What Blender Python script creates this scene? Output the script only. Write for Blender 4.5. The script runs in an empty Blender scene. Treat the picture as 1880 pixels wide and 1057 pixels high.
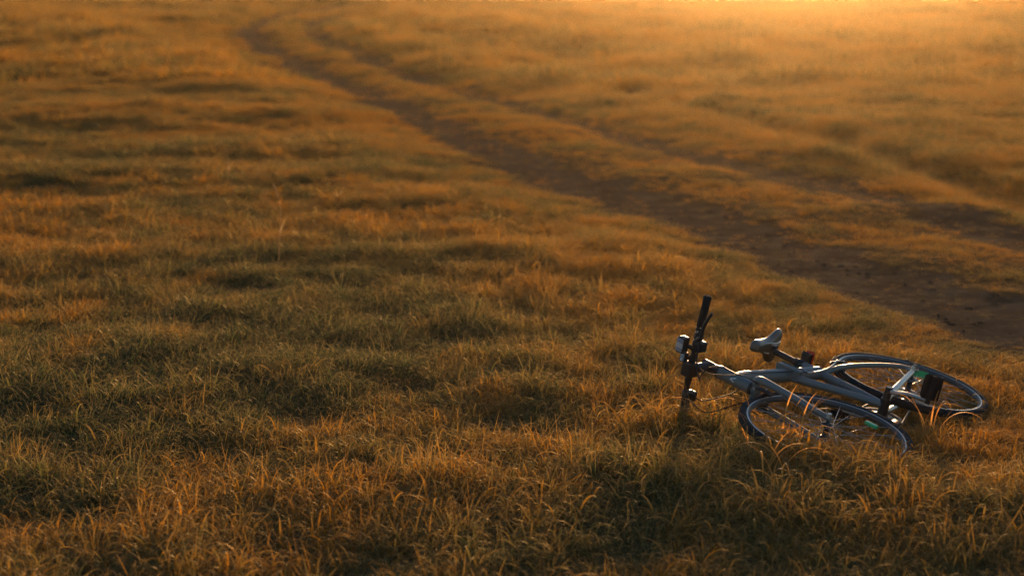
import bpy, bmesh, math, random
import numpy as np
from mathutils import Matrix, Vector

R_ = math.radians
scene = bpy.context.scene
C = scene.collection

# ------------------------------------------------------------------ camera
CAM_H, FPX, YH = 1.8, 4440.0, -25.0            # eye height, focal length in photo pixels, horizon row
PITCH = math.atan((528.5 - YH) / FPX)
cam = bpy.data.cameras.new('camera')
cam.sensor_width = 36.0
cam.lens = FPX / 1880 * 36.0
cam.clip_start = 0.1
cam.clip_end = 5000
cam.dof.use_dof = True
cam.dof.focus_distance = 9.75
cam.dof.aperture_fstop = 2.8
cam_o = bpy.data.objects.new('camera', cam)
C.objects.link(cam_o)
cam_o.location = (0, 0, CAM_H)
cam_o.rotation_euler = (math.pi / 2 - PITCH, 0, 0)
scene.camera = cam_o

# ------------------------------------------------------------------ sky, sun, exposure
SUN_AZ, SUN_EL = R_(7.0), R_(5.7)              # azimuth clockwise from +Y
world = bpy.data.worlds.new('World')
scene.world = world
world.use_nodes = True
wn = world.node_tree.nodes
wl = world.node_tree.links
wn.clear()
sky = wn.new('ShaderNodeTexSky')
sky.sky_type = 'NISHITA'
sky.sun_disc = False
sky.sun_elevation = SUN_EL
sky.sun_rotation = SUN_AZ
sky.dust_density = 0.6
sky.ozone_density = 2.5
bg = wn.new('ShaderNodeBackground')
bg.inputs['Strength'].default_value = 0.13
wo = wn.new('ShaderNodeOutputWorld')
wl.new(sky.outputs[0], bg.inputs[0])
wl.new(bg.outputs[0], wo.inputs[0])

sun = bpy.data.lights.new('sun', 'SUN')
sun.energy = 5.0
sun.angle = R_(3.5)
sun.color = (1.0, 0.61, 0.30)
sun_o = bpy.data.objects.new('sun', sun)
C.objects.link(sun_o)
sd_ = Vector((math.sin(SUN_AZ) * math.cos(SUN_EL), math.cos(SUN_AZ) * math.cos(SUN_EL), math.sin(SUN_EL)))
sun_o.rotation_euler = sd_.to_track_quat('Z', 'Y').to_euler()
sun_o.location = (20, 60, 30)

vs = scene.view_settings
vs.view_transform = 'Standard'
vs.look = 'None'
vs.exposure = 0.92
vs.gamma = 1.0
vs.use_curve_mapping = False
scene.cycles.use_denoising = True
scene.cycles.denoising_prefilter = 'NONE'
scene.cycles.max_bounces = 8
scene.cycles.transparent_max_bounces = 12
scene.cycles.volume_bounces = 0

# ------------------------------------------------------------------ helpers
rng = np.random.default_rng(11)
random.seed(5)

def rise(y):  # slope added to shorten the haze path and even out the sun glow
    """the field climbs gently away from the camera"""
    t = np.clip((np.asarray(y, float) - 30) / 110, 0, 1)
    return 1.15 * t * t * (3 - 2 * t) + .004 * np.clip(np.asarray(y, float) - 120, 0, None)

def ground_pt(px, py):
    """point of the ground seen at a photo pixel (used once, to survey the field)"""
    cp, sp = math.cos(PITCH), math.sin(PITCH)
    a, b = (px - 940) / FPX, (py - 528.5) / FPX
    vx, vy, vz = a, cp - sp * b, -sp - cp * b
    t = np.linspace(1, 600, 6000)
    k = int(np.argmax(CAM_H + vz * t < rise(vy * t)))
    t = t[k] if k else 600.0
    return np.array([vx * t, vy * t])

def mat(name, col, rough=0.6, metal=0.0, spec=0.5, noise=0.0, nscale=60.0, bump=0.0, coat=0.0):
    m = bpy.data.materials.new(name)
    m.use_nodes = True
    nt = m.node_tree
    b = nt.nodes['Principled BSDF']
    b.inputs['Base Color'].default_value = (*col, 1)
    b.inputs['Roughness'].default_value = rough
    b.inputs['Metallic'].default_value = metal
    b.inputs['Specular IOR Level'].default_value = spec
    b.inputs['Coat Weight'].default_value = coat
    if noise or bump:
        tc = nt.nodes.new('ShaderNodeTexCoord')
        nz = nt.nodes.new('ShaderNodeTexNoise')
        nz.inputs['Scale'].default_value = nscale
        nz.inputs['Detail'].default_value = 5
        nt.links.new(tc.outputs['Object'], nz.inputs['Vector'])
        if noise:
            mr = nt.nodes.new('ShaderNodeMapRange')
            mr.inputs['To Min'].default_value = 1 - noise
            mr.inputs['To Max'].default_value = 1 + noise
            nt.links.new(nz.outputs['Fac'], mr.inputs['Value'])
            mx = nt.nodes.new('ShaderNodeMix')
            mx.data_type = 'RGBA'
            mx.blend_type = 'MULTIPLY'
            mx.inputs[0].default_value = 1
            mx.inputs[6].default_value = (*col, 1)
            nt.links.new(mr.outputs[0], mx.inputs[7])
            nt.links.new(mx.outputs[2], b.inputs['Base Color'])
            mr2 = nt.nodes.new('ShaderNodeMapRange')
            mr2.inputs['To Min'].default_value = max(0.05, rough - noise * 0.4)
            mr2.inputs['To Max'].default_value = min(1, rough + noise * 0.4)
            nt.links.new(nz.outputs['Fac'], mr2.inputs['Value'])
            nt.links.new(mr2.outputs[0], b.inputs['Roughness'])
        if bump:
            bp = nt.nodes.new('ShaderNodeBump')
            bp.inputs['Strength'].default_value = bump
            bp.inputs['Distance'].default_value = 0.002
            nt.links.new(nz.outputs['Fac'], bp.inputs['Height'])
            nt.links.new(bp.outputs[0], b.inputs['Normal'])
    return m

class MB:
    """collects shapes for one mesh"""
    def __init__(self):
        self.v, self.f, self.s = [], [], []
    def add(self, v, f, smooth=True):
        o = len(self.v)
        self.v += [tuple(map(float, p)) for p in v]
        self.f += [tuple(i + o for i in q) for q in f]
        self.s += [smooth] * len(f)
        return self
    def tube(self, path, rad, n=12, cap=True, squash=None):
        P = [Vector(p) for p in path]
        if not hasattr(rad, '__len__'):
            rad = [rad] * len(P)
        T = []
        for i in range(len(P)):
            a, b = P[max(0, i - 1)], P[min(len(P) - 1, i + 1)]
            T.append((b - a).normalized())
        ref = Vector((0, 1, 0)) if abs(T[0].y) < .9 else Vector((1, 0, 0))
        u = (ref - T[0] * ref.dot(T[0])).normalized()
        v, f = [], []
        for i, p in enumerate(P):
            u = (u - T[i] * u.dot(T[i])).normalized()
            w = T[i].cross(u)
            for k in range(n):
                a = 2 * math.pi * k / n
                su = squash if squash else 1.0
                v.append(p + (u * math.cos(a) * su + w * math.sin(a)) * rad[i])
        for i in range(len(P) - 1):
            for k in range(n):
                k2 = (k + 1) % n
                f.append((i * n + k, i * n + k2, (i + 1) * n + k2, (i + 1) * n + k))
        self.add(v, f)
        if cap:
            self.add(v[:n][::-1], [tuple(range(n))], False)
            self.add(v[-n:], [tuple(range(n))], False)
        return self
    def lathe_y(self, prof, n=48, closed=False, c=(0, 0, 0)):
        """prof: (radius, y) revolved about the y axis"""
        v, f = [], []
        m = len(prof)
        for k in range(n):
            a = 2 * math.pi * k / n
            for r, y in prof:
                v.append((c[0] + r * math.cos(a), c[1] + y, c[2] + r * math.sin(a)))
        for k in range(n):
            k2 = (k + 1) % n
            for j in range(m if closed else m - 1):
                j2 = (j + 1) % m
                f.append((k * m + j, k * m + j2, k2 * m + j2, k2 * m + j))
        return self.add(v, f)
    def box(self, c, ax, half, bev=0.12):
        """bevelled box: centre, three axes, three half sizes"""
        bm = bmesh.new()
        bmesh.ops.create_cube(bm, size=2)
        A = [Vector(a).normalized() for a in ax]
        for w in bm.verts:
            q = w.co.copy()
            w.co = Vector(c) + A[0] * q.x * half[0] + A[1] * q.y * half[1] + A[2] * q.z * half[2]
        bmesh.ops.bevel(bm, geom=bm.edges[:], offset=min(half) * bev * 2, segments=2, affect='EDGES', profile=.7)
        bm.verts.index_update()
        self.add([w.co for w in bm.verts], [[w.index for w in q.verts] for q in bm.faces], False)
        bm.free()
        return self
    def xf(self, fn):
        self.v = [tuple(fn(Vector(p))) for p in self.v]
        return self
    def build(self, name, m, parent=None):
        me = bpy.data.meshes.new(name)
        me.from_pydata(self.v, [], self.f)
        me.polygons.foreach_set('use_smooth', self.s)
        bm = bmesh.new()
        bm.from_mesh(me)
        bmesh.ops.recalc_face_normals(bm, faces=bm.faces[:])
        bm.to_mesh(me)
        bm.free()
        me.materials.append(m)
        return link(name, me, parent)

def link(name, me, parent=None):
    o = bpy.data.objects.new(name, me)
    C.objects.link(o)
    o.parent = parent
    return o

def tag(o, label=None, cat=None, group=None, kind=None):
    for k, v in (('label', label), ('category', cat), ('group', group), ('kind', kind)):
        if v:
            o[k] = v
    return o

def curve(pts, n=24):
    """Catmull-Rom through points"""
    P = [Vector(p) for p in pts]
    P = [P[0] * 2 - P[1]] + P + [P[-1] * 2 - P[-2]]
    out = []
    seg = len(P) - 3
    per = max(2, n // seg)
    for i in range(seg):
        a, b, c, d = P[i:i + 4]
        for k in range(per):
            t = k / per
            out.append(.5 * ((2 * b) + (c - a) * t + (2 * a - 5 * b + 4 * c - d) * t * t + (3 * b - 3 * c + d - a) * t ** 3))
    out.append(P[-2])
    return out

# ------------------------------------------------------------------ terrain
wv = []
for wl_, amp, cnt in ((34, .06, 5), (14, .022, 6), (6.5, .013, 8), (2.8, .010, 9), (1.2, .006, 8), (.55, .005, 6)):
    for _ in range(cnt):
        a = rng.uniform(0, 2 * math.pi)
        k = 2 * math.pi / (wl_ * rng.uniform(.75, 1.35))
        wv.append((k * math.cos(a), k * math.sin(a), rng.uniform(0, 6.28), amp / math.sqrt(cnt) * 1.4))

def waves(x, y, lst):
    z = np.zeros_like(x)
    for kx, ky, ph, a in lst:
        z += a * np.sin(kx * x + ky * y + ph)
    return z

NEAR_RUT = [(2300, 748), (2050, 662), (1860, 597), (1650, 530), (1450, 465), (1250, 405), (1080, 353), (930, 301), (820, 252), (730, 205),
            (640, 162), (560, 122), (500, 93), (465, 68), (470, 48), (520, 30), (640, 14)]
FAR_RUT = [(2300, 560), (2050, 492), (1880, 446), (1700, 398), (1500, 350), (1300, 303), (1150, 262), (1050, 231), (950, 199), (860, 169),
           (760, 136), (670, 103), (610, 82), (572, 64), (575, 48), (620, 34), (720, 20)]
OLD_RUT = [(2200, 470), (1880, 385), (1700, 322), (1560, 285), (1400, 240), (1250, 198), (1150, 172), (1050, 140)]

def survey(px, step=.25):
    P = [ground_pt(*p) for p in px]
    c = curve([(p[0], p[1], 0) for p in P], 4 * len(P))
    return np.array([(p.x, p.y) for p in c])

RUTS = [(survey(NEAR_RUT), .46, .03), (survey(FAR_RUT), .36, .03), (survey(OLD_RUT), .38, .10)]

def dist_poly(x, y, P):
    """distance to a polyline (vectorised over chunks)"""
    out = np.full(x.shape, 1e9)
    xf, yf, of = x.ravel(), y.ravel(), out.ravel()
    A, B = P[:-1], P[1:]
    D = B - A
    L2 = (D * D).sum(1) + 1e-12
    A, D, L2 = A.astype(np.float32), D.astype(np.float32), L2.astype(np.float32)
    for s in range(0, len(xf), 20000):
        px, py = xf[s:s + 20000, None].astype(np.float32), yf[s:s + 20000, None].astype(np.float32)
        t = np.clip(((px - A[:, 0]) * D[:, 0] + (py - A[:, 1]) * D[:, 1]) / L2, 0, 1)
        dx, dy = px - A[:, 0] - t * D[:, 0], py - A[:, 1] - t * D[:, 1]
        of[s:s + 20000] = np.sqrt((dx * dx + dy * dy).min(1))
    return of.reshape(x.shape)

# surveyed hummocks: (photo px of the crest foot, half width in px, height, depth along view in m)
HUM = []
for px, py, hw, hh, dep in ((1130, 470, 130, .10, .55), (1000, 490, 200, .06, .5), (560, 505, 300, .07, .6), (820, 480, 160, .06, .5),
                            (600, 345, 90, .13, 1.0), (330, 345, 330, .10, 1.0), (120, 340, 200, .08, 1.1), (420, 235, 260, .09, 1.3),
                            (120, 232, 220, .10, 1.5), (470, 175, 170, .10, 1.6), (300, 112, 260, .16, 3.0), (60, 120, 180, .14, 3.0),
                            (700, 215, 90, .10, 1.2), (880, 305, 90, .09, .8), (980, 255, 120, .08, 1.0), (1250, 335, 150, .07, .8),
                            (1480, 300, 150, .09, .8), (1720, 400, 160, .10, .7), (1300, 225, 160, .11, 1.3), (1150, 120, 200, .12, 2.4),
                            (1650, 245, 160, .09, 1.3), (250, 640, 260, .05, .5), (760, 700, 240, .04, .45), (820, 900, 300, .05, .4),
                            (500, 960, 250, .05, .4), (1250, 905, 240, .045, .4), (1600, 920, 180, .04, .35), (160, 800, 180, .05, .4)):
    g = ground_pt(px, py)
    sc = math.hypot(g[1], CAM_H) / FPX
    HUM.append((g[0], g[1], hw * sc, hh * (.30 if g[1] < 17 else (.45 if px < 900 else .75)), dep))

def rut_mask(x, y, D3):
    m = np.zeros_like(x)
    wob = 1 + .35 * np.sin(x * 2.1 + y * .9) * np.sin(y * .63 + 1.3) + .2 * np.sin(x * 6.3 - y * 3.1) + .15 * np.sin(x * 13.7 + y * 8.1)
    for i, (P, w, d) in enumerate(RUTS[:2]):
        dd = D3[i]
        m = np.maximum(m, 1 / (1 + np.exp((dd - w * wob * np.interp(y, (14, 26, 40, 60), (1, .75, .8, 1.15))) / .07)))
    return m

def rut_dists(x, y):
    return [dist_poly(x, y, P) for P, w, d in RUTS]

def terrain(x, y, D3=None):
    x = np.asarray(x, float)
    y = np.asarray(y, float)
    D3 = D3 or rut_dists(x, y)
    fade = np.clip((y - 3) / 30, .35, 1.0)
    z = waves(x, y, wv[:19]) * fade + waves(x, y, wv[19:]) * np.clip((y - 6) / 30, .5, 1.0)
    for gx, gy, hw, hh, dep in HUM:
        z += hh * np.exp(-((x - gx) / hw) ** 2 - ((y - gy) / dep) ** 2)
    for dd, (P, w, d) in zip(D3, RUTS):
        z += -d * np.interp(y, (18, 45), (1, 2.4)) * np.exp(-(dd / (w * 1.15)) ** 4)
    # the bicycle lies on an even patch
    b = np.exp(-(((x - 1.35) / 1.05) ** 2 + ((y - 9.75) / 1.15) ** 2) ** 2)
    return z * (1 - b) + rise(y)

rows = [-30.0]
while rows[-1] < 950:
    y = rows[-1]
    rows.append(y + (1.2 if y < 3 else max(.07, .0085 * y if y < 120 else .02 * y)))
ny = len(rows)
tt = np.linspace(-1, 1, 281)
tt = np.sign(tt) * (0.30 * np.abs(tt) + 0.9 * np.abs(tt) ** 4)
yy = np.array(rows)[:, None] + 0 * tt[None]
xx = tt[None] * (np.array(rows)[:, None] + 62) * .75
D3 = rut_dists(xx, yy)
zz = terrain(xx, yy, D3)
rm = rut_mask(xx, yy, D3)
nx = len(tt)
idx = np.arange(ny * nx).reshape(ny, nx)
quads = np.stack([idx[:-1, :-1], idx[:-1, 1:], idx[1:, 1:], idx[1:, :-1]], -1).reshape(-1, 4)
qm = rm.ravel()[quads].mean(1)
verts = np.stack([xx, yy, zz], -1).reshape(-1, 3)

def soil_mat(name, c1, c2, c3, scale):
    m = bpy.data.materials.new(name)
    m.use_nodes = True
    nt = m.node_tree
    b = nt.nodes['Principled BSDF']
    b.inputs['Roughness'].default_value = .95
    b.inputs['Specular IOR Level'].default_value = 0.0
    g = nt.nodes.new('ShaderNodeNewGeometry')
    n1 = nt.nodes.new('ShaderNodeTexNoise')
    n1.inputs['Scale'].default_value = scale
    n1.inputs['Detail'].default_value = 8
    n1.inputs['Roughness'].default_value = .65
    r = nt.nodes.new('ShaderNodeValToRGB')
    r.color_ramp.elements[0].position = .3
    r.color_ramp.elements[0].color = (*c1, 1)
    r.color_ramp.elements[1].position = .72
    r.color_ramp.elements[1].color = (*c3, 1)
    e = r.color_ramp.elements.new(.52)
    e.color = (*c2, 1)
    n2 = nt.nodes.new('ShaderNodeTexNoise')
    n2.inputs['Scale'].default_value = 28
    n2.inputs['Detail'].default_value = 6
    bp = nt.nodes.new('ShaderNodeBump')
    bp.inputs['Strength'].default_value = .5
    bp.inputs['Distance'].default_value = .02
    nt.links.new(g.outputs['Position'], n1.inputs['Vector'])
    nt.links.new(g.outputs['Position'], n2.inputs['Vector'])
    nt.links.new(n1.outputs['Fac'], r.inputs['Fac'])
    nt.links.new(r.outputs[0], b.inputs['Base Color'])
    nt.links.new(n2.outputs['Fac'], bp.inputs['Height'])
    nt.links.new(bp.outputs[0], b.inputs['Normal'])
    return m

M_soil = soil_mat('field_soil', (.05, .036, .02), (.085, .06, .03), (.13, .085, .04), 2.2)
M_dirt = soil_mat('track_dirt', (.046, .035, .023), (.076, .058, .038), (.12, .092, .062), 3.1)

def sheet(name, q, m):
    used, inv = np.unique(q, return_inverse=True)
    me = bpy.data.meshes.new(name)
    me.from_pydata(verts[used].tolist(), [], inv.reshape(-1, 4).tolist())
    me.polygons.foreach_set('use_smooth', [True] * len(me.polygons))
    me.materials.append(m)
    return link(name, me)

tag(sheet('ground', quads[qm < .5], M_soil), 'brown soil of the field under the grass', 'ground', kind='structure')
tag(sheet('dirt_track', quads[qm >= .5], M_dirt), 'two worn dirt wheel ruts curving away through the field', 'track', kind='structure')

# ------------------------------------------------------------------ grass
def grass_mat(name):
    m = bpy.data.materials.new(name)
    m.use_nodes = True
    nt = m.node_tree
    N, L = nt.nodes, nt.links
    N.clear()
    out = N.new('ShaderNodeOutputMaterial')
    geo = N.new('ShaderNodeNewGeometry')
    att = N.new('ShaderNodeAttribute')
    att.attribute_name = 'tint'
    oi = N.new('ShaderNodeObjectInfo')
    dry = N.new('ShaderNodeAttribute')
    dry.attribute_type = 'INSTANCER'
    dry.attribute_name = 'dryness'
    tip = N.new('ShaderNodeAttribute')
    tip.attribute_name = 'tip'
    # dryness = patch noise + per tuft + per blade
    def math_(op, a, b):
        n = N.new('ShaderNodeMath')
        n.operation = op
        for i, q in enumerate((a, b)):
            if isinstance(q, (int, float)):
                n.inputs[i].default_value = q
            else:
                L.new(q, n.inputs[i])
        return n.outputs[0]
    d = math_('ADD', dry.outputs['Fac'], math_('MULTIPLY', math_('SUBTRACT', oi.outputs['Random'], .5), .30))
    d = math_('ADD', d, math_('MULTIPLY', math_('SUBTRACT', att.outputs['Fac'], .5), .50))
    ramp = N.new('ShaderNodeValToRGB')
    cr = ramp.color_ramp
    cr.elements[0].position = .10
    cr.elements[0].color = (.060, .071, .030, 1)
    cr.elements[1].position = .98
    cr.elements[1].color = (.35, .160, .041, 1)
    for p, c in ((.34, (.105, .090, .030, 1)), (.55, (.195, .125, .042, 1)), (.78, (.285, .150, .042, 1))):
        e = cr.elements.new(p)
        e.color = c
    L.new(d, ramp.inputs['Fac'])
    tm = N.new('ShaderNodeMix')
    tm.data_type = 'RGBA'
    tr = N.new('ShaderNodeMapRange')
    tr.inputs['From Min'].default_value = .55
    tr.inputs['To Max'].default_value = .8
    L.new(tip.outputs['Fac'], tr.inputs['Value'])
    L.new(tr.outputs[0], tm.inputs[0])
    L.new(ramp.outputs[0], tm.inputs[6])
    tm.inputs[7].default_value = (.50, .32, .14, 1)
    col_out = tm.outputs[2]
    dif = N.new('ShaderNodeBsdfDiffuse')
    tra = N.new('ShaderNodeBsdfTranslucent')
    glo = N.new('ShaderNodeBsdfGlossy')
    glo.inputs['Roughness'].default_value = .42
    glo.inputs['Color'].default_value = (.85, .72, .5, 1)
    L.new(col_out, dif.inputs['Color'])
    hs = N.new('ShaderNodeHueSaturation')
    hs.inputs['Saturation'].default_value = 1.12
    hs.inputs['Value'].default_value = 1.25
    L.new(col_out, hs.inputs['Color'])
    L.new(hs.outputs[0], tra.inputs['Color'])
    m1 = N.new('ShaderNodeMixShader')
    m1.inputs[0].default_value = .52
    L.new(dif.outputs[0], m1.inputs[1])
    L.new(tra.outputs[0], m1.inputs[2])
    m2 = N.new('ShaderNodeMixShader')
    fz = N.new('ShaderNodeFresnel')
    fz.inputs['IOR'].default_value = 1.42
    L.new(math_('MULTIPLY', fz.outputs[0], .025), m2.inputs[0])
    L.new(m1.outputs[0], m2.inputs[1])
    L.new(glo.outputs[0], m2.inputs[2])
    L.new(m2.outputs[0], out.inputs['Surface'])
    return m

M_grass = grass_mat('dry_grass')

def blade(V, F, Tn, root, az, length, width, lean, bend, nseg, tint, twist=.6, Tp=None, fold=True):
    """one curved, folded blade; lean = start angle from vertical, bend = extra angle gained by the tip"""
    p = np.array(root, float)
    o = len(V)
    dl = length / nseg
    ux, uy = math.cos(az), math.sin(az)
    tw = random.uniform(-twist, twist)
    m = 3 if fold else 2
    for i in range(nseg + 1):
        t = i / nseg
        a = lean + bend * t ** 1.45
        ca, sa = math.cos(tw * t), math.sin(tw * t)
        w = width * (1 - t ** 2.2) * (.55 + .45 * min(1, t * 4))
        side = np.array([-uy, ux, 0.0])
        nor = np.array([-ux * math.cos(a), -uy * math.cos(a), math.sin(a)])
        sv = side * ca + nor * sa
        nv = nor * ca - side * sa
        if i == nseg:
            V.append(tuple(p))
            Tn.append(tint)
            if Tp is not None:
                Tp.append(1.0)
            q = o + m * (i - 1)
            for k in range(m - 1):
                F.append((q + k, q + k + 1, o + m * i))
        else:
            V.append(tuple(p - sv * w / 2))
            if fold:
                V.append(tuple(p + nv * w * .30))
            V.append(tuple(p + sv * w / 2))
            Tn += [tint] * m
            if Tp is not None:
                Tp += [t] * m
            if i < nseg - 1:
                q = o + m * i
                for k in range(m - 1):
                    F.append((q + k, q + k + 1, q + m + k + 1, q + m + k))
        p = p + dl * np.array([ux * math.sin(a), uy * math.sin(a), math.cos(a)])

tufts = bpy.data.collections.new('tuft_sources')       # never linked to the scene: only a source for the grass

def tuft(i, nb, rad, lmin, lmax, width, nseg, lean=.5, bmin=1.8, bmax=3.5, up=.02):
    V, F, T, Tp = [], [], [], []
    lay = random.uniform(0, 6.28)
    for _ in range(nb):
        r = rad * math.sqrt(random.random())
        a = random.uniform(0, 6.28)
        az = a + random.gauss(0, .9) if random.random() < .55 else lay + random.gauss(0, .7)
        ln = random.uniform(lmin, lmax)
        if random.random() < up:
            le, be = random.uniform(0, .2), random.uniform(.3, .9)
            ln *= .7
        elif random.random() < .14:              # dead thatch lying low
            le, be = random.uniform(1.0, 1.45), random.uniform(-.2, .5)
        else:
            le, be = random.uniform(.05, lean), random.uniform(bmin, bmax)
        blade(V, F, T, (r * math.cos(a), r * math.sin(a), -.01), az, ln, width * random.uniform(.55, 1.4), le, be, nseg, random.random(), .7, Tp, nseg > 4)
    me = bpy.data.meshes.new('tuft')
    me.from_pydata(V, [], F)
    me.polygons.foreach_set('use_smooth', [True] * len(me.polygons))
    at = me.attributes.new('tint', 'FLOAT', 'POINT')
    at.data.foreach_set('value', T)
    at = me.attributes.new('tip', 'FLOAT', 'POINT')
    at.data.foreach_set('value', Tp)
    me.materials.append(M_grass)
    o = bpy.data.objects.new('tuft_%03d' % i, me)
    tufts.objects.link(o)

NV = 10
for i in range(NV):                                    # near
    w_ = .0038 * random.uniform(.8, 1.45)
    if i == 0:                                         # stiff straw
        tuft(i, 9, .05, .10, .20, .0030, 8, .4, 1.0, 2.4, .05)
    elif i == 1:                                       # flattened thatch
        tuft(i, 22, .07, .09, .18, w_, 7, 1.45, -.1, .9, 0)
    elif i == 2:                                       # broad curled leaves
        tuft(i, 10, .05, .10, .21, .0068, 9, .5, 2.0, 3.6, 0)
    else:
        tuft(i, 16, .055, .09, .195, w_, 8)
for i in range(NV, 2 * NV):                            # middle distance
    tuft(i, 26, .09, .09, .20, .0050, 6)
for i in range(2 * NV, 3 * NV):                        # far
    tuft(i, 44, .26, .15, .32, .012, 4)
for i in range(3 * NV, 4 * NV):                        # farthest
    tuft(i, 60, .75, .18, .36, .03, 3)

hv = []
for wl_, amp, cnt in ((7, .12, 6), (2.6, .14, 8), (1.0, .12, 8), (.5, .12, 8)):
    for _ in range(cnt):
        a = rng.uniform(0, 6.28)
        k = 2 * math.pi / (wl_ * rng.uniform(.7, 1.4))
        hv.append((k * math.cos(a), k * math.sin(a), rng.uniform(0, 6.28), amp / math.sqrt(cnt) * 1.4))

DRY = [(300, 660, 520, 220, -.46), (760, 620, 300, 100, -.24), (60, 760, 260, 200, -.16), (560, 790, 360, 130, -.22), (820, 960, 420, 90, .10), (1300, 850, 260, 90, .12),
       (1050, 520, 260, 110, .14), (620, 425, 380, 60, .14), (1500, 900, 400, 120, .04), (80, 1000, 260, 80, -.08), (1750, 700, 160, 100, .05), (1850, 380, 200, 90, -.15)]
def dryness(x, y):
    d = .65 + .55 * waves(x, y, dv)
    for px, py, sx, sy, a_ in DRY:
        c = ground_pt(px, py)
        wx = sx * c[1] / FPX
        n_, f_ = ground_pt(px, py + sy)[1], ground_pt(px, max(5, py - sy))[1]
        wy = np.where(y < c[1], c[1] - n_, f_ - c[1])
        d = d + a_ * np.exp(-((x - c[0]) / wx) ** 2 - ((y - c[1]) / wy) ** 2)
    return np.clip(d, .02, 1.05)

dv = []
for wl_, amp, cnt in ((9, .18, 5), (3.2, .20, 7), (1.1, .20, 8), (.45, .24, 8)):
    for _ in range(cnt):
        a = rng.uniform(0, 6.28)
        k = 2 * math.pi / (wl_ * rng.uniform(.7, 1.4))
        dv.append((k * math.cos(a), k * math.sin(a), rng.uniform(0, 6.28), amp / math.sqrt(cnt) * 1.4))

fv = []
for wl_, amp, cnt in ((5, .3, 6), (2.0, .28, 8)):
    for _ in range(cnt):
        a = rng.uniform(0, 6.28)
        k = 2 * math.pi / (wl_ * rng.uniform(.7, 1.4))
        fv.append((k * math.cos(a), k * math.sin(a), rng.uniform(0, 6.28), amp / math.sqrt(cnt) * 1.4))

BIKE_T = np.array([1.5267, 9.7803, 0.1069])
HUB_F, HUB_R = np.array([1.21, 9.24]), np.array([1.69, 10.19])

P_all, S_all, I_all, R_all, D_all = [], [], [], [], []
def scatter(y0, y1, dens, var0, size, half=.32, pad=1.2):
    n = int(dens * (half * (y1 ** 2 - y0 ** 2) + 2 * pad * (y1 - y0)))
    u = rng.random(n * 2)
    y = np.sqrt(y0 ** 2 + u * (y1 ** 2 - y0 ** 2))[:n]
    x = rng.uniform(-1, 1, n) * (half * y + pad)
    D3 = rut_dists(x, y)
    rmk = rut_mask(x, y, D3)
    hgt = np.clip(.95 + waves(x, y, hv), .45, 1.75)
    d0, d1, d2 = D3
    hgt = hgt * (1 + np.clip((y - 25) / 25, 0, 1) * np.clip(waves(x, y, fv), -.5, .8))
    hgt *= 1 - .66 * np.exp(-(np.minimum(d0 - .15, d1) / np.interp(y, (16, 50), (.85, 1.15))) ** 4)
    hgt *= 1 - .45 * np.exp(-(d2 / .30) ** 4)
    between = (d0 < 2.2) & (d1 < 2.2)
    hgt = np.where(between, hgt * np.interp(y, (18, 30), (.5, .72)), hgt)
    thin = between & (rng.random(n) < np.interp(y, (16, 30), (.5, .1)))
    keep = ((rmk < .55) & ~thin) | (rng.random(n) < np.where(d1 < d0, .58, .22))
    hgt = np.where(rmk > .55, hgt * .5, hgt)
    # pressed down by the bicycle
    for c, r, lim in ((HUB_F, .36, 1.25), (HUB_R, .36, 1.0)):
        dd = np.hypot(x - c[0], y - c[1])
        hgt = np.where((dd < r) & (y > c[1] - .16), np.minimum(hgt, lim), hgt)
    fr_ = np.exp(-(((x - 1.12) / .40) ** 4 + ((y - 8.84) / .22) ** 2))
    hgt = hgt * (1 + 1.2 * fr_) * (1 - .35 * np.exp(-(((x - 1.36) / .14) ** 2 + ((y - 9.05) / .25) ** 2)))
    hgt = np.where((np.abs(x - .66) < .22) & (np.abs(y - 9.5) < .22), np.maximum(hgt, 1.75), hgt)
    # frame triangle: bottom bracket, head tube, saddle
    tri = (np.abs(x - 1.25) < .42) & (np.abs(y - 9.85) < .35)
    hgt = np.where(tri, np.minimum(hgt, .85), hgt)
    x, y, hgt = x[keep], y[keep], hgt[keep]
    n = len(x)
    z = terrain(x, y, [d[keep] for d in D3])
    P_all.append(np.stack([x, y, z], 1))
    s = size * rng.uniform(.72, 1.28, n)
    S_all.append(np.stack([s * np.sqrt(hgt), s * np.sqrt(hgt), s * hgt], 1))
    D_all.append(dryness(x, y))
    I_all.append(rng.integers(var0, var0 + NV, n))
    R_all.append(np.stack([rng.normal(0, .12, n), rng.normal(0, .12, n), rng.uniform(0, 6.28, n)], 1))

scatter(4.5, 17, 500, 0, .82)
scatter(17, 42, 125, NV, 1.02)
scatter(42, 120, 20, 2 * NV, 1.1, .30, 3)
scatter(120, 420, 2.2, 3 * NV, 1.25, .28, 8)
P_all, S_all, I_all, R_all, D_all = map(np.concatenate, (P_all, S_all, I_all, R_all, D_all))

gm = bpy.data.meshes.new('grass')
gm.vertices.add(len(P_all))
gm.vertices.foreach_set('co', P_all.ravel())
a = gm.attributes.new('tuft_scale', 'FLOAT_VECTOR', 'POINT')
a.data.foreach_set('vector', S_all.ravel())
a = gm.attributes.new('tuft_rot', 'FLOAT_VECTOR', 'POINT')
a.data.foreach_set('vector', R_all.ravel())
a = gm.attributes.new('tuft_index', 'INT', 'POINT')
a.data.foreach_set('value', I_all.astype(np.int32))
a = gm.attributes.new('dryness', 'FLOAT', 'POINT')
a.data.foreach_set('value', D_all.astype(np.float32))
gm.materials.append(M_grass)
grass = tag(link('grass', gm), 'dry orange and olive grass covering the whole field', 'grass', kind='stuff')

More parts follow.
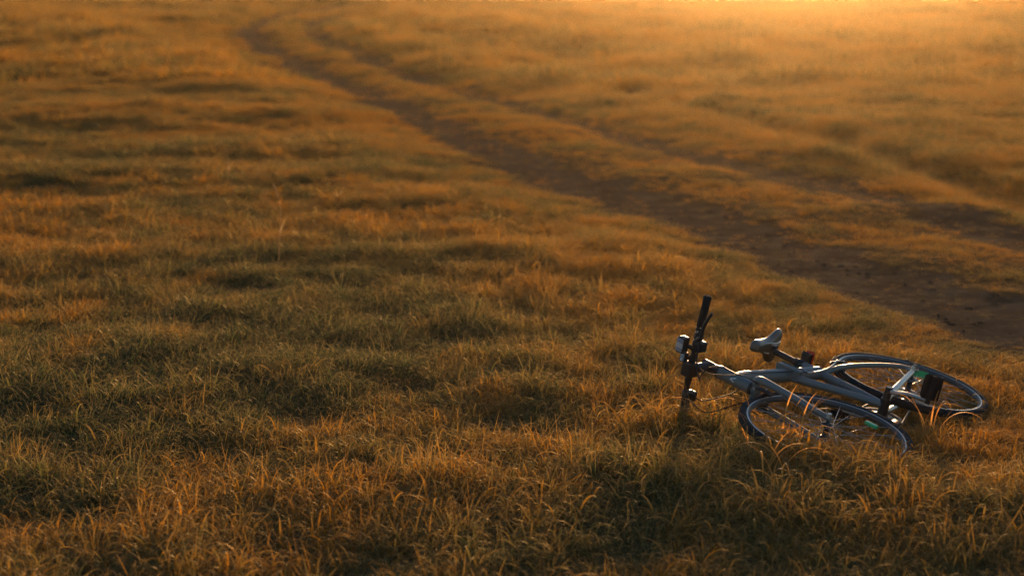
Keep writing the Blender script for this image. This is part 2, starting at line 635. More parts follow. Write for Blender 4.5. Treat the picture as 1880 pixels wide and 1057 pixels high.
ng = bpy.data.node_groups.new('grass_tufts', 'GeometryNodeTree')
ng.interface.new_socket('Geometry', in_out='INPUT', socket_type='NodeSocketGeometry')
ng.interface.new_socket('Geometry', in_out='OUTPUT', socket_type='NodeSocketGeometry')
gi = ng.nodes.new('NodeGroupInput')
go = ng.nodes.new('NodeGroupOutput')
iop = ng.nodes.new('GeometryNodeInstanceOnPoints')
ci = ng.nodes.new('GeometryNodeCollectionInfo')
ci.inputs['Collection'].default_value = tufts
ci.inputs['Separate Children'].default_value = True
ci.inputs['Reset Children'].default_value = True
def named(nm, ty):
    n = ng.nodes.new('GeometryNodeInputNamedAttribute')
    n.data_type = ty
    n.inputs['Name'].default_value = nm
    return n.outputs['Attribute']
e2r = ng.nodes.new('FunctionNodeEulerToRotation')
ng.links.new(named('tuft_rot', 'FLOAT_VECTOR'), e2r.inputs[0])
ng.links.new(gi.outputs[0], iop.inputs['Points'])
ng.links.new(ci.outputs[0], iop.inputs['Instance'])
iop.inputs['Pick Instance'].default_value = True
ng.links.new(named('tuft_index', 'INT'), iop.inputs['Instance Index'])
ng.links.new(e2r.outputs[0], iop.inputs['Rotation'])
ng.links.new(named('tuft_scale', 'FLOAT_VECTOR'), iop.inputs['Scale'])
ng.links.new(iop.outputs[0], go.inputs[0])
md = grass.modifiers.new('tufts', 'NODES')
md.node_group = ng

# clods and stones lying in the ruts
clod_src = bpy.data.collections.new('clod_sources')
for i in range(6):
    bm = bmesh.new()
    bmesh.ops.create_icosphere(bm, subdivisions=2, radius=1)
    ph = [random.uniform(0, 6.28) for _ in range(6)]
    for w in bm.verts:
        c_ = w.co
        w.co = c_ * (1 + .22 * math.sin(c_.x * 3 + ph[0]) + .18 * math.sin(c_.y * 4 + ph[1]) + .14 * math.sin(c_.z * 6 + ph[2]) + .08 * math.sin(c_.x * 9 + c_.y * 7 + ph[3]))
        w.co.z *= .6
    me = bpy.data.meshes.new('clod')
    bm.to_mesh(me)
    bm.free()
    me.materials.append(M_dirt)
    clod_src.objects.link(bpy.data.objects.new('clod_%03d' % i, me))
n = 60000
y = np.sqrt(8 ** 2 + rng.random(n) * (45 ** 2 - 8 ** 2))
x = rng.uniform(-1, 1, n) * (.32 * y + 1)
D3 = rut_dists(x, y)
k = rut_mask(x, y, D3) > .35
x, y = x[k], y[k]
sz = .004 + .018 * rng.random(len(x)) ** 5
z = terrain(x, y, [d[k] for d in D3])
cm = bpy.data.meshes.new('soil_clods')
cm.vertices.add(len(x))
cm.vertices.foreach_set('co', np.stack([x, y, z], 1).ravel())
a = cm.attributes.new('tuft_scale', 'FLOAT_VECTOR', 'POINT')
a.data.foreach_set('vector', np.repeat(sz, 3))
a = cm.attributes.new('tuft_rot', 'FLOAT_VECTOR', 'POINT')
a.data.foreach_set('vector', np.stack([0 * x, 0 * x, rng.uniform(0, 6.28, len(x))], 1).ravel())
a = cm.attributes.new('tuft_index', 'INT', 'POINT')
a.data.foreach_set('value', rng.integers(0, 6, len(x)).astype(np.int32))
cm.materials.append(M_dirt)
clods = tag(link('soil_clods', cm), 'small brown clods and stones strewn along the dirt ruts', 'clods', kind='stuff')
ng2 = ng.copy()
[n_ for n_ in ng2.nodes if n_.type == 'COLLECTION_INFO'][0].inputs['Collection'].default_value = clod_src
md = clods.modifiers.new('clods', 'NODES')
md.node_group = ng2

# ------------------------------------------------------------------ bicycle
M_frame = mat('grey_frame_paint', (.132, .152, .158), .54, .3, .4, .14, 40, coat=.08)
M_alu = mat('brushed_aluminium', (.42, .41, .38), .42, 1.0, .5, .12, 90)
M_black = mat('black_anodised', (.018, .018, .02), .42, .2, .5, .15, 80)
M_rubber = mat('black_rubber', (.014, .015, .017), .7, 0, .2, .2, 120, .3)
M_tyre = mat('tyre_rubber', (.022, .023, .024), .85, 0, .18, .25, 160, .5)
M_rim = mat('silver_rim', (.46, .45, .42), .42, .9, .5, .08, 60)
M_rimd = mat('grey_rim_well', (.05, .053, .056), .6, .1)
M_steel = mat('spoke_steel', (.34, .34, .33), .3, 1.0)
M_saddle = mat('saddle_vinyl', (.085, .076, .063), .42, 0, .5, .12, 70, .25)
M_saddled = mat('saddle_base', (.02, .02, .02), .6)
M_green = mat('green_reflector', (.02, .42, .16), .3, 0, .6)
M_red = mat('red_lens', (.55, .03, .015), .2, 0, .6)
M_lens = mat('headlight_lens', (.55, .56, .58), .22, .35, .6)
M_lens2 = mat('headlight_lens_grey', (.30, .33, .40), .25, .35, .6)
M_screen = mat('lcd_screen', (.16, .22, .25), .15, 0, .6)
M_white = mat('white_decal', (.62, .62, .60), .45)
M_darkdec = mat('dark_decal', (.05, .06, .07), .45)

bike = bpy.data.objects.new('bicycle', None)
C.objects.link(bike)
BR = Matrix(((-0.4666, 0.2355, -0.8525), (-0.8844, -0.1389, 0.4456), (-0.0135, 0.9619, 0.2731)))
q = BR.to_quaternion()
bike.rotation_mode = 'QUATERNION'
bike.rotation_quaternion = q
bike.location = (BIKE_T - np.array([0, 0, .010])).tolist()
tag(bike, 'grey bicycle with black grips lying on its side in the grass', 'bicycle')

V3 = Vector
REAR, FRONT = V3((-.4398, 0, .0436)), V3((.621, 0, .0213))
U, Nn = V3((-.2889, 0, .9573)), V3((.9573, 0, .2889))
CROWN, TOP = V3((.4515, 0, .4271)) - U * .016, V3((.3999, 0, .5978)) - U * .022
SD = V3((-.2922, 0, .9563))
Y = V3((0, 1, 0))
STEER = -.0975
SM = Matrix.Rotation(STEER, 4, U)
def st(p):
    return SM @ (V3(p) - CROWN) + CROWN

# frame: head tube, main tube, strut, seat tube, stays, bottom bracket shell
fr = MB()
fr.tube([CROWN + U * .004, CROWN + U * .03, CROWN + U * .085, TOP - U * .03, TOP - U * .002], [.0285, .0275, .0255, .0265, .0285], 24)
fr.tube(curve([CROWN + U * .085, V3((.36, 0, .492)), V3((.11, 0, .408)), V3((-.022, 0, .366)), SD * .355], 20), .0285, 20)
fr.tube(curve([V3((.095, 0, .39)), V3((.088, 0, .318)), V3((.055, 0, .225)), V3((.022, 0, .10)), V3((.006, 0, .012))], 20), [.0185 - .005 * i / 20 for i in range(21)], 16)
fr.tube([SD * .02, SD * .2, SD * .44], [.0145, .0185, .0185], 16)
for s in (1, -1):
    fr.tube(curve([SD * .325 + Y * .010 * s, V3((-.150, .034 * s, .282)), V3((-.215, .052 * s, .236)), V3((-.33, .062 * s, .166)), V3((-.412, .066 * s, .108)), V3((-.447, .067 * s, .062))], 30),
            [.0125 - .0035 * i / 30 for i in range(31)], 12)
    fr.box(REAR + V3((.006, .067 * s, .006)), [(1, 0, .3), (0, 1, 0), (-.3, 0, 1)], (.024, .004, .020), .25)
frame = fr.build('frame', M_frame, bike)
MB().tube([Y * -.036, Y * .030], .0215, 20).build('bottom_bracket', M_black, bike)
for s in (1, -1):
    MB().tube(curve([V3((-.012, .028 * s, .002)), V3((-.10, .045 * s, .008)), V3((-.25, .058 * s, .022)), REAR + V3((.03, .066 * s, -.004))], 18),
              [.0165 - .005 * i / 18 for i in range(19)], 12, squash=.75).build('chainstay', M_alu, bike)
# block riding on the main tube
MB().box(V3((.092, .016, .402)), [(-.12, 0, 1), (0, 1, 0), (1, 0, .12)], (.050, .021, .020), .12).build('frame_block', M_frame, bike)
# headset, spacers, collar
MB().tube([CROWN - U * .008, CROWN + U * .004], .0300, 24).build('headset_ring', M_black, bike)
MB().tube([TOP - U * .003, TOP + U * .010, TOP + U * .030, TOP + U * .052], [.0295, .0265, .0215, .0205], 24).build('headset_spacer', M_black, bike)
MB().tube([SD * .437, SD * .462], .0215, 18).box(SD * .45 - V3((.022, 0, .007)), [(1, 0, 0), (0, 1, 0), (0, 0, 1)], (.008, .014, .009), .2).build('seat_clamp', M_black, bike)
MB().tube([SD * .44, SD * .60], .0138, 18).build('seat_post', M_black, bike)

# decals: pale peak mark on the front of the head tube, dark letters on the seat tube
def on_tube(c, axis, side, rad, a, b):
    """point on a tube wall: a along the axis, b round it (both in metres)"""
    ax = axis.normalized()
    n = (side - ax * side.dot(ax)).normalized()
    w = ax.cross(n)
    t = b / rad
    return c + ax * a + (n * math.cos(t) + w * math.sin(t)) * rad
def stroke(mb, c, axis, side, rad, p0, p1, wd, n=8):
    v, f = [], []
    d = V3((p1[0] - p0[0], p1[1] - p0[1], 0)).normalized()
    nx_, ny_ = -d.y * wd / 2, d.x * wd / 2
    for i in range(n + 1):
        t = i / n
        a_, b_ = p0[0] + (p1[0] - p0[0]) * t, p0[1] + (p1[1] - p0[1]) * t
        for sg in (-1, 1):
            v.append(on_tube(c, axis, side, rad, a_ + nx_ * sg, b_ + ny_ * sg))
    for i in range(n):
        f.append((2 * i, 2 * i + 1, 2 * i + 3, 2 * i + 2))
    mb.add(v, f)
FACE = V3((.93, .27, -.10))
mb = MB()
hc = CROWN + U * .088
stroke(mb, hc, U, FACE, .0266, (.012, -.004), (-.014, .008), .0055)
stroke(mb, hc, U, FACE, .0268, (.012, -.004), (-.010, -.012), .0045)
mb.build('head_badge', M_white, frame)
mb = MB()
for k in range(14):
    a0, a1 = 2 * math.pi * k / 14, 2 * math.pi * (k + 1) / 14
    stroke(mb, SD * .215, SD, FACE, .0192, (.011 * math.cos(a0), .009 * math.sin(a0)), (.011 * math.cos(a1), .009 * math.sin(a1)), .003, 2)
stroke(mb, SD * .185, SD, FACE, .0192, (.0, -.010), (.0, .010), .003)
stroke(mb, SD * .172, SD, FACE, .0192, (.0, -.010), (.0, .010), .003)
mb.build('frame_lettering', M_darkdec, frame)

# fork
fk = MB()
fk.tube([CROWN - U * .002, CROWN - U * .030], [.024, .022], 18)
for s in (1, -1):
    pth = curve([CROWN - U * .016 + Y * .006 * s, CROWN - U * .014 + Y * .034 * s, CROWN - U * .040 + Y * .050 * s + Nn * .004, CROWN - U * .12 + Y * .052 * s + Nn * .010,
                 CROWN - U * .25 + Y * .052 * s + Nn * .021, FRONT + U * .02 + Y * .052 * s - Nn * .004, FRONT + Y * .052 * s], 36)
    fk.tube(pth, [.0185 - .0085 * max(0, i - 6) / 30 for i in range(37)], 14)
    fk.box(FRONT + Y * .052 * s + U * .002, [Nn, Y, U], (.013, .004, .016), .25)
fk.xf(st).build('fork', M_frame, bike)

# stem, handlebar, grips, levers
BC = V3((.4862, 0, .6604)) + U * .020
sm = MB()
sm.tube([TOP + U * .048, TOP + U * .094], .0225, 18)
sm.tube([TOP + U * .069, (TOP + U * .069).lerp(BC, .5), BC], [.021, .019, .021], 16)
sm.box(BC + Nn * .004, [Nn, Y, U], (.026, .030, .026), .2)
sm.xf(st).build('stem', M_black, bike)
def barp(y):
    a = abs(y)
    return BC + Y * y - Nn * (.02 * max(0, a - .06) / .24) + U * (.004 * max(0, a - .04) / .26)
hb = MB().tube([barp(y) for y in np.linspace(-.29, .29, 25)], [.0155 if abs(y) < .05 else .0115 for y in np.linspace(-.29, .29, 25)], 14)
hb.xf(st).build('handlebar', M_black, bike)
for s in (1, -1):
    ys = [.178, .182, .20, .24, .28, .306, .310]
    g = MB().tube([barp(y * s) for y in ys], [.0135, .0165, .0168, .0165, .0168, .0172, .015], 18).xf(st).build('grip', M_rubber, bike)
    MB().tube([barp(.166 * s), barp(.1785 * s)], .0172, 16).xf(st).build('grip_collar', M_black, g)
    MB().tube([barp(.3085 * s), barp(.3135 * s)], [.0145, .013], 16).xf(st).build('end_cap', M_rubber, g)
    mb = MB()
    c0 = barp(.171 * s)
    axd = (barp(.18 * s) - barp(.16 * s)).normalized()
    stroke(mb, c0, axd, V3((.93, .2, -.3)), .0163, (-.012, -.006), (.012, .004), .0035)
    stroke(mb, c0, axd, V3((.93, .2, -.3)), .0163, (.012, .004), (-.004, .008), .003)
    mb.xf(st).build('grip_mark', M_white, g)
    # brake lever: perch, master clamp, blade
    lv = MB()
    lv.tube([barp(.128 * s), barp(.156 * s)], .0155, 16)
    lv.tube([barp(.130 * s), barp(.135 * s) - U * .02 + Nn * .012, barp(.152 * s) - U * .034 + Nn * .018], [.012, .013, .010], 10)
    lv.tube(curve([barp(.140 * s) - U * .030 + Nn * .016, barp(.175 * s) - U * .031 + Nn * .020, barp(.205 * s) - U * .036 + Nn * .022,
                   barp(.235 * s) - U * .046 + Nn * .022, barp(.262 * s) - U * .056 + Nn * .020], 20), [.0085] * 5 + [.0075] * 10 + [.007] * 4 + [.0078, .006], 10, squash=1.0)
    lv.xf(st).build('brake_lever', M_black, bike)
    # shifter pod
    MB().tube([barp(.098 * s), barp(.124 * s)], .0155, 14).box(barp(.108 * s) - U * .026 + Nn * .006, [Nn, Y, U], (.026, .021, .020), .3).xf(st).build('shifter', M_black, bike)

# headlight and cycle computer on the left half of the bar, looking forward
hl = MB()
hc = barp(.098) + Nn * .040 + U * .034
hl.box(hc, [Nn, Y, U], (.019, .034, .0185), .25)
hl.tube([barp(.086), hc - Nn * .01], .010, 10)
hl.tube([barp(.078), barp(.094)], .0165, 16)
light = hl.xf(st).build('headlight', M_black, bike)
for k, (o, hh, mm) in enumerate(((.0195, .0085, M_lens2), (.0, .0100, M_lens), (-.0185, .0075, M_lens2))):
    MB().box(hc + Nn * .0195 + Y * o, [Nn, Y, U], (.003, hh, .0165), .2).xf(st).build('lens', mm, light)
cpb = MB()
cc = barp(.052) + Nn * .036 + U * .016
cpb.box(cc, [Nn, Y, U], (.011, .021, .014), .25)
cpb.tube([barp(.045), cc], .009, 10)
comp = cpb.xf(st).build('cycle_computer', M_black, bike)
MB().box(cc + Nn * .0115, [Nn, Y, U], (.0015, .0165, .0100), .1).xf(st).build('screen', M_screen, comp)
dg = MB()
for (a_, b_, la, lb) in ((.010, .004, .0014, .004), (.010, -.004, .0014, .004), (.002, .005, .003, .0012), (.002, -.005, .003, .0012), (-.004, .0, .0014, .006), (-.011, .002, .003, .0045)):
    dg.box(cc + Nn * .0135 + Y * a_ + U * b_, [Nn, Y, U], (.0004, la, lb), .05)
dg.xf(st).build('screen_digits', M_white, comp)

# cables
def cable(pts, r=.0024, m=M_rubber, name='cable'):
    return MB().tube(curve(pts, 40), r, 8).build(name, m, bike)
cable([st(barp(.135)) - U * .03 + Nn * .02, V3((.64, .06, .60)), V3((.70, .02, .545)), V3((.715, .045, .545)), V3((.66, .075, .540)), V3((.609, .08, .506)), V3((.585, .07, .453)), V3((.53, .055, .42)), V3((.50, .04, .385))])
cable([st(barp(-.11)) - U * .03 + Nn * .02, V3((.66, -.03, .58)), V3((.79, 0, .53)), V3((.80, -.02, .492)), V3((.681, -.03, .479)), V3((.545, -.03, .466)), V3((.43, -.028, .470)), V3((.36, -.02, .470))])
cable([st(barp(-.135)) - U * .03 + Nn * .02, V3((.60, -.10, .60)), V3((.66, -.10, .50)), V3((.56, -.06, .43)), V3((.50, -.04, .39))])
cable([st(barp(.11)) - U * .02 + Nn * .02, V3((.58, .05, .62)), V3((.60, .035, .56)), V3((.50, .032, .50)), V3((.38, .030, .472)), V3((.22, .028, .418)), V3((.09, .030, .366)), V3((.06, .030, .335))], .0022)
cable([V3((.058, .030, .334)), V3((.0, .030, .318)), V3((-.075, .036, .302)), V3((-.135, .046, .298)), V3((-.172, .056, .300)), V3((-.190, .058, .300))], .0036, M_alu, 'brake_noodle')
cable([V3((-.186, .058, .292)), V3((-.20, .05, .285)), V3((-.215, .03, .272)), V3((-.225, -.02, .262))], .0026)

# rim brakes: two arms and pads each
def vbrake(c, along, out_, up, steer):
    for s in (1, -1):
        b = MB()
        b.tube([c + Y * .036 * s, c + Y * .040 * s + up * .05, c + Y * .030 * s + up * .088], [.009, .008, .006], 10)
        b.box(c + Y * .024 * s + up * .030, [along, Y, up], (.026, .007, .006), .3)
        b.tube([c + Y * .036 * s - out_ * .004, c + Y * .036 * s + out_ * .016], .0065, 10)
        if steer:
            b.xf(st)
        o = b.build('brake_arm', M_black, bike)
        for q0, q1 in ((c + Y * .046 * s + up * .03, c + Y * .050 * s + up * .03), (c + Y * .030 * s + up * .084 + out_ * .004, c + Y * .030 * s + up * .084 + out_ * .010)):
            p = MB().tube([q0, q1], .005, 8)
            if steer:
                p.xf(st)
            p.build('brake_bolt', M_alu, o)
vbrake(FRONT + U * .285 + Nn * .006, Nn, Nn, U, True)
ru = V3((.62, 0, .78)).normalized()
vbrake(REAR + ru * .285, V3((-ru.z, 0, ru.x)), V3((-ru.z, 0, ru.x)), ru, False)

# saddle
ssec = [(-.130, .048, .672, .020), (-.124, .066, .676, .030), (-.108, .080, .677, .036), (-.085, .079, .674, .038), (-.055, .066, .668, .036), (-.025, .046, .662, .034),
        (.010, .035, .659, .035), (.050, .029, .659, .036), (.090, .0275, .659, .037), (.118, .0265, .657, .037), (.136, .021, .653, .033), (.145, .012, .647, .022)]
SX = -.222
v, f = [], []
ring = 20
for x, w, z, dp in ssec:
    for k in range(ring):
        a = 2 * math.pi * k / ring
        cs_, sn_ = math.cos(a), math.sin(a)
        yy_ = w * math.copysign(abs(cs_) ** .75, cs_)
        up_ = math.copysign(abs(sn_) ** .8, sn_)
        zz_ = z + (up_ * .012 if up_ > 0 else up_ * dp) - .010 * (abs(yy_) / .075) ** 2
        v.append((SX + x, yy_, zz_ - .012))
for i in range(len(ssec) - 1):
    for k in range(ring):
        k2 = (k + 1) % ring
        f.append((i * ring + k, i * ring + k2, (i + 1) * ring + k2, (i + 1) * ring + k))
f.append(tuple(range(ring)))
f.append(tuple(range((len(ssec) - 1) * ring, len(ssec) * ring))[::-1])
PIV = SD * .61
SADM = Matrix.Rotation(R_(8), 3, SD) @ Matrix.Rotation(R_(-5), 3, Y)
def sadx(p):
    return SADM @ (V3(p) - PIV) + PIV
sd_o = MB().add(v, f).xf(sadx).build('saddle', M_saddle, bike)
sub = sd_o.modifiers.new('subdiv', 'SUBSURF')
sub.levels = sub.render_levels = 1
for s in (1, -1):
    MB().tube(curve([V3((SX - .105, .034 * s, .650)), V3((SX - .085, .030 * s, .622)), V3((SX - .03, .024 * s, .611)), V3((SX + .04, .022 * s, .613)), V3((SX + .10, .012 * s, .636))], 20), .0036, 8).xf(sadx).build('saddle_rail', M_steel, sd_o)
MB().box(SD * .610 + V3((-.008, 0, 0)), [V3((1, 0, 0)), Y, V3((0, 0, 1))], (.020, .026, .011), .3).build('saddle_clamp', M_black, bike)

# rear light
rl = MB().box(V3((-.176, .016, .430)), [SD, Y, V3((.9563, 0, .2922))], (.012, .028, .014), .3)
rl.tube([SD * .468, SD * .482], .0185, 16).tube([SD * .474, V3((-.172, .006, .438))], .008, 8)
rlo = rl.build('rear_light', M_black, bike)
MB().box(V3((-.195, .016, .4242)), [SD, Y, V3((.9563, 0, .2922))], (.012, .029, .006), .5).build('red_lens', M_red, rlo)

# wheels
def wheel(loc, rotm, y_left, y_right, refl):
    w = bpy.data.objects.new('wheel', None)
    C.objects.link(w)
    w.parent = bike
    w.location = loc
    w.rotation_mode = 'QUATERNION'
    w.rotation_quaternion = rotm.to_quaternion()
    prof = []
    for k in range(15):
        a = -2.35 + 4.7 * k / 14
        prof.append((.3275 + .0172 * math.cos(a), .0172 * math.sin(a)))
    MB().lathe_y(prof, 128).build('tyre', M_tyre, w)
    tr = MB()                                            # tread blocks
    for k in range(150):
        a = 2 * math.pi * k / 150
        er, et = V3((math.cos(a), 0, math.sin(a))), V3((-math.sin(a), 0, math.cos(a)))
        for s in (-1, 1):
            b_ = .75 * s
            n_ = er * math.cos(b_) + Y * math.sin(b_)
            c_ = er * .3275 + n_ * .0172
            t2 = Y * math.cos(b_) - er * math.sin(b_)
            h_ = .0013
            vv = [c_ + et * .004 * i + t2 * .005 * j + n_ * h_ for i, j in ((-1, -1), (1, -1), (1, 1), (-1, 1))] + \
                 [c_ + et * .005 * i + t2 * .006 * j - n_ * .001 for i, j in ((-1, -1), (1, -1), (1, 1), (-1, 1))]
            tr.add(vv, [(0, 1, 2, 3), (0, 4, 5, 1), (1, 5, 6, 2), (2, 6, 7, 3), (3, 7, 4, 0)], False)
    tr.build('tread', M_tyre, w)
    MB().lathe_y([(.3150, -.0130), (.3160, -.0115), (.3160, .0115), (.3150, .0130), (.3095, .0130), (.3095, -.0130)], 128, True).build('rim', M_rim, w)
    MB().lathe_y([(.3093, -.0120), (.3093, .0120), (.3020, .0085), (.2990, 0), (.3020, -.0085)], 128, True).build('rim_well', M_rimd, w)
    MB().lathe_y([(.004, -.052), (.0075, -.050), (.0075, -.036), (.022, -.030), (.022, -.026), (.013, -.022), (.0115, 0), (.013, .022), (.022, .026), (.022, .030), (.0075, .036), (.0075, .050), (.004, .052)], 24).build('hub', M_black, w)
    meshes = {}
    for side in (1, -1):
        for lean in (1, -1):
            h0 = V3((.021 * math.cos(lean * 1.35), .028 * side, .021 * math.sin(lean * 1.35)))
            meshes[side, lean] = MB().tube([h0, V3((.300, .004 * side, 0))], .0011, 6)
    ang = 0
    first = {}
    for k in range(32):
        key = (1 if k % 2 else -1, 1 if (k // 2) % 2 else -1)
        if key not in first:
            o = meshes[key].build('spoke', M_steel, w)
            first[key] = o.data
        else:
            o = link('spoke', first[key], w)
        o.rotation_euler = (0, -2 * math.pi * k / 32, 0)
    for r_, a_ in refl:
        a_ = R_(a_)
        er, et = V3((math.cos(a_), 0, math.sin(a_))), V3((-math.sin(a_), 0, math.cos(a_)))
        d1 = (et * .92 + er * .25).normalized()
        d2 = d1.cross(Y)
        MB().box(er * r_ + Y * .016, [d1, Y, d2], (.029, .0070, .0095), .45).build('spoke_reflector', M_green, w)
    MB().tube([V3((.296 * math.cos(.1), 0, .296 * math.sin(.1))), V3((.258 * math.cos(.1), 0, .258 * math.sin(.1)))], .0032, 8).build('valve', M_black, w)
    # axle nuts
    MB().tube([Y * y_left, Y * (y_left + .016)], [.0115, .009], 12).build('axle_nut', M_alu, w)
    MB().tube([Y * -y_left, Y * -(y_left + .016)], [.0115, .009], 12).build('axle_nut', M_alu, w)
    return w
wheel(FRONT + V3((0, 0, 0)), SM.to_3x3(), .057, .057, ((.215, -147),))
bpy.context.view_layer.update()
wf = [o for o in C.objects if o.name == 'wheel'][0]
wf.location = st(FRONT)
wr = wheel(REAR, Matrix.Identity(3), .071, .071, ((.165, 176), (.226, -7)))
# quick release lever on the left rear axle
MB().tube([REAR + Y * .071, REAR + Y * .092], .0085, 12).tube([REAR + Y * .085, REAR + V3((-.02, .092, .04)), REAR + V3((-.03, .09, .055))], [.005, .004, .003], 8).build('axle_cap', M_black, bike)
# drive train on the side that lies on the ground
csx = MB()
for k in range(8):
    csx.lathe_y([(.018, -.030 - .0035 * k), (.046 - .003 * k, -.030 - .0035 * k), (.046 - .003 * k, -.032 - .0035 * k), (.018, -.032 - .0035 * k)], 32, True, REAR)
csx.build('cassette', M_rimd, bike)
MB().lathe_y([(.045, -.044), (.088, -.044), (.092, -.046), (.088, -.048), (.045, -.048)], 48, True).lathe_y([(.012, -.05), (.05, -.046), (.05, -.044), (.012, -.042)], 24, True).build('chainring', M_black, bike)
ch = [V3((0.092 * math.cos(a), -.046, .092 * math.sin(a))) for a in np.linspace(R_(96), R_(-96), 22)] + [V3((REAR.x + .045 * math.cos(a), -.046, REAR.z + .045 * math.sin(a))) for a in np.linspace(R_(264), R_(96), 14)]
MB().tube(ch + [ch[0]], .0042, 6, False).build('chain', M_rimd, bike)
MB().box(REAR + V3((-.005, -.066, -.06)), [V3((.2, 0, 1)), Y, V3((1, 0, -.2))], (.055, .009, .014), .3).build('rear_derailleur', M_black, bike)
# cranks and pedals
def crank(s, a):
    d = V3((math.cos(a), 0, math.sin(a)))
    w_ = V3((-math.sin(a), 0, math.cos(a)))
    off = .066 * s
    MB().tube([Y * .03 * s, Y * (.080 * s)], [.0165, .0150], 18).build('crank_axle', M_black, bike)
    pth = curve([Y * off + d * .012, Y * off + d * .03, Y * (off + .010 * s) + d * .07 - w_ * .010, Y * (off + .016 * s) + d * .12 - w_ * .006, Y * (off + .020 * s) + d * .172], 20)
    MB().tube(pth, [.0135 - .0035 * min(1, i / 14) for i in range(21)], 14, squash=.7).build('crank_arm', M_alu, bike)
    e = Y * (off + .020 * s) + d * .172
    MB().tube([e - Y * .012 * s, e + Y * .016 * s], .012, 12).build('crank_end', M_black, bike)
    # platform pedal, hanging level with the camera-facing flat
    pa = V3((-.34, 0, -.94)).normalized() if s > 0 else d
    pb = pa.cross(Y)
    p = MB()
    c_ = e + Y * (.057 * s) + (pa * .0)
    p.tube([e, c_ + Y * .05 * s], .0075, 10)
    p.box(c_ + pa * .025, [pa, Y, pb], (.007, .038, .014), .4)
    p.box(c_ - pa * .025, [pa, Y, pb], (.007, .038, .014), .4)
    p.box(c_, [pa, Y, pb], (.012, .040, .012), .3)
    for k in (-.034, -.012, .012, .034):
        p.box(c_ + Y * k, [pa, Y, pb], (.027, .007, .0155), .4)
    po = p.build('pedal', M_rubber, bike)
    for g_ in (1, -1):
        MB().box(c_ + pa * .0325 * g_, [pa, Y, pb], (.002, .020, .006), .2).build('pedal_reflector', M_darkdec, po)
crank(1, 4.79)
crank(-1, 4.79 - math.pi)

# ------------------------------------------------------------------ standing-out grasses
M_orange = mat('broad_dry_blade', (.46, .20, .045), .55, 0, .3, .2, 30)
nt = M_orange.node_tree
pb_ = nt.nodes['Principled BSDF']
tr_ = nt.nodes.new('ShaderNodeBsdfTranslucent')
tr_.inputs['Color'].default_value = (.66, .30, .07, 1)
mx_ = nt.nodes.new('ShaderNodeMixShader')
mx_.inputs[0].default_value = .6
ou_ = [n for n in nt.nodes if n.type == 'OUTPUT_MATERIAL'][0]
nt.links.new(pb_.outputs[0], mx_.inputs[1])
nt.links.new(tr_.outputs[0], mx_.inputs[2])
nt.links.new(mx_.outputs[0], ou_.inputs['Surface'])

def broad_tuft(px, py, n, lmin, lmax, label, spread=.03, seed=0, m=M_orange):
    random.seed(100 + seed)
    g = ground_pt(px, py)
    z = float(terrain(np.array([g[0]]), np.array([g[1]]))[0])
    root = bpy.data.objects.new('broad_grass_tuft', None)
    C.objects.link(root)
    root.location = (g[0], g[1], z)
    tag(root, label, 'grass tuft', 'broad orange grass tufts by the bicycle')
    for k in range(n):
        V, F, T = [], [], []
        a = random.uniform(0, 6.28)
        blade(V, F, T, (random.gauss(0, spread), random.gauss(0, spread), -.01), a, random.uniform(lmin, lmax), random.uniform(.004, .0088), random.uniform(.05, .3), random.uniform(1.0, 3.0), 12, 0, .9)
        me = bpy.data.meshes.new('blade')
        me.from_pydata(V, [], F)
        me.polygons.foreach_set('use_smooth', [True] * len(me.polygons))
        me.materials.append(m)
        o = link('blade', me, root)
broad_tuft(1388, 850, 12, .20, .33, 'upright bright orange grass tuft in front of the front tyre', .03, 1)
broad_tuft(1455, 842, 14, .24, .38, 'arching orange grass tuft drooping over the front wheel spokes', .03, 2)
broad_tuft(1300, 808, 12, .22, .34, 'orange grass tuft below the handlebar, left of the front tyre', .04, 3)
broad_tuft(1708, 815, 7, .26, .36, 'folded orange grass tuft standing right of the front tyre', .015, 4)
broad_tuft(1440, 912, 14, .18, .30, 'orange grass tuft in the foreground below the front wheel', .06, 5)

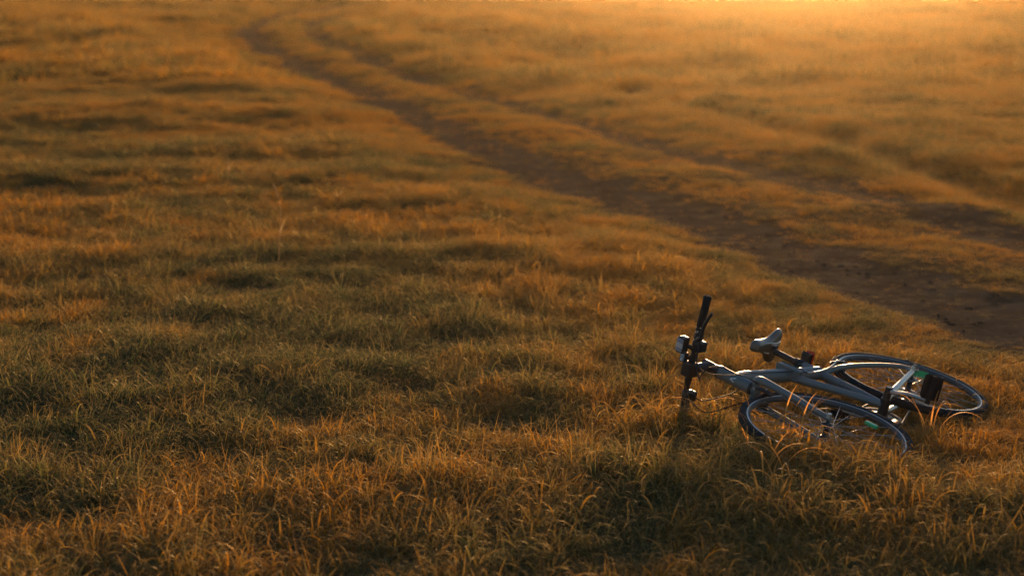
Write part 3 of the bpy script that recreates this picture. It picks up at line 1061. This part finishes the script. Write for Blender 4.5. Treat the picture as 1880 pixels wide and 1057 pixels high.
M_straw = mat('pale_straw', (.45, .31, .15), .6, 0, .3, .15, 40)
for m_, c_ in ((M_straw, (.55, .38, .18, 1)),):
    nt = m_.node_tree
    t_ = nt.nodes.new('ShaderNodeBsdfTranslucent')
    t_.inputs['Color'].default_value = c_
    x_ = nt.nodes.new('ShaderNodeMixShader')
    x_.inputs[0].default_value = .55
    nt.links.new(nt.nodes['Principled BSDF'].outputs[0], x_.inputs[1])
    nt.links.new(t_.outputs[0], x_.inputs[2])
    nt.links.new(x_.outputs[0], [n for n in nt.nodes if n.type == 'OUTPUT_MATERIAL'][0].inputs['Surface'])
def stalk(px, py, hgt, lean, label, head=True, seed=0):
    random.seed(seed)
    g = ground_pt(px, py)
    z = float(terrain(np.array([g[0]]), np.array([g[1]]))[0])
    root = bpy.data.objects.new('grass_stalk', None)
    C.objects.link(root)
    root.location = (g[0], g[1], z - .01)
    tag(root, label, 'grass stalk', 'tall dry stalks')
    p = curve([(0, 0, 0), (lean * .1, 0, hgt * .35), (lean * .25, .01, hgt * .72), (-lean * .35, .0, hgt)], 24)
    MB().tube(p, [.0034 - .0016 * i / 24 for i in range(25)], 6).build('stem', M_straw, root)
    if head:
        e = p[-1]
        MB().tube(curve([p[-6], p[-3], e, e + V3((-lean * .25, 0, .02))], 12), [.003, .005, .0065, .007, .0075, .007, .007, .0065, .006, .005, .004, .003, .0015][:13], 8).build('seed_head', M_straw, root)
    V, F, T = [], [], []
    blade(V, F, T, (lean * .12, 0, hgt * .4), 1.0, hgt * .4, .006, .4, 1.3, 8, 0)
    me = bpy.data.meshes.new('leaf')
    me.from_pydata(V, [], F)
    me.materials.append(M_straw)
    link('leaf', me, root)
stalk(512, 492, .52, .06, 'tall pale bent seed stalk rising out of the grass left of centre', True, 1)
stalk(418, 352, .36, .03, 'thin blurred dry stalk standing before the far hummock on the left', False, 2)
stalk(915, 432, .22, .02, 'short dry stalk on the bank left of the near rut', False, 3)

# ------------------------------------------------------------------ haze
hz = MB()
x0, x1, y0, y1, z0, z1 = -1400, 1400, -60, 1000, -2.5, 6.5
hz.add([(x0, y0, z0), (x1, y0, z0), (x1, y1, z0), (x0, y1, z0), (x0, y0, z1), (x1, y0, z1), (x1, y1, z1), (x0, y1, z1)],
       [(0, 3, 2, 1), (4, 5, 6, 7), (0, 1, 5, 4), (1, 2, 6, 5), (2, 3, 7, 6), (3, 0, 4, 7)], False)
M_haze = bpy.data.materials.new('haze')
M_haze.use_nodes = True
nt = M_haze.node_tree
nt.nodes.clear()
pv = nt.nodes.new('ShaderNodeVolumePrincipled')
pv.inputs['Color'].default_value = (1.0, .72, .38, 1)
pv.inputs['Density'].default_value = .0002
pv.inputs['Anisotropy'].default_value = .945
ho = nt.nodes.new('ShaderNodeOutputMaterial')
nt.links.new(pv.outputs[0], ho.inputs['Volume'])
haze = hz.build('haze', M_haze)
tag(haze, 'warm evening haze hanging over the field', 'haze', kind='stuff')
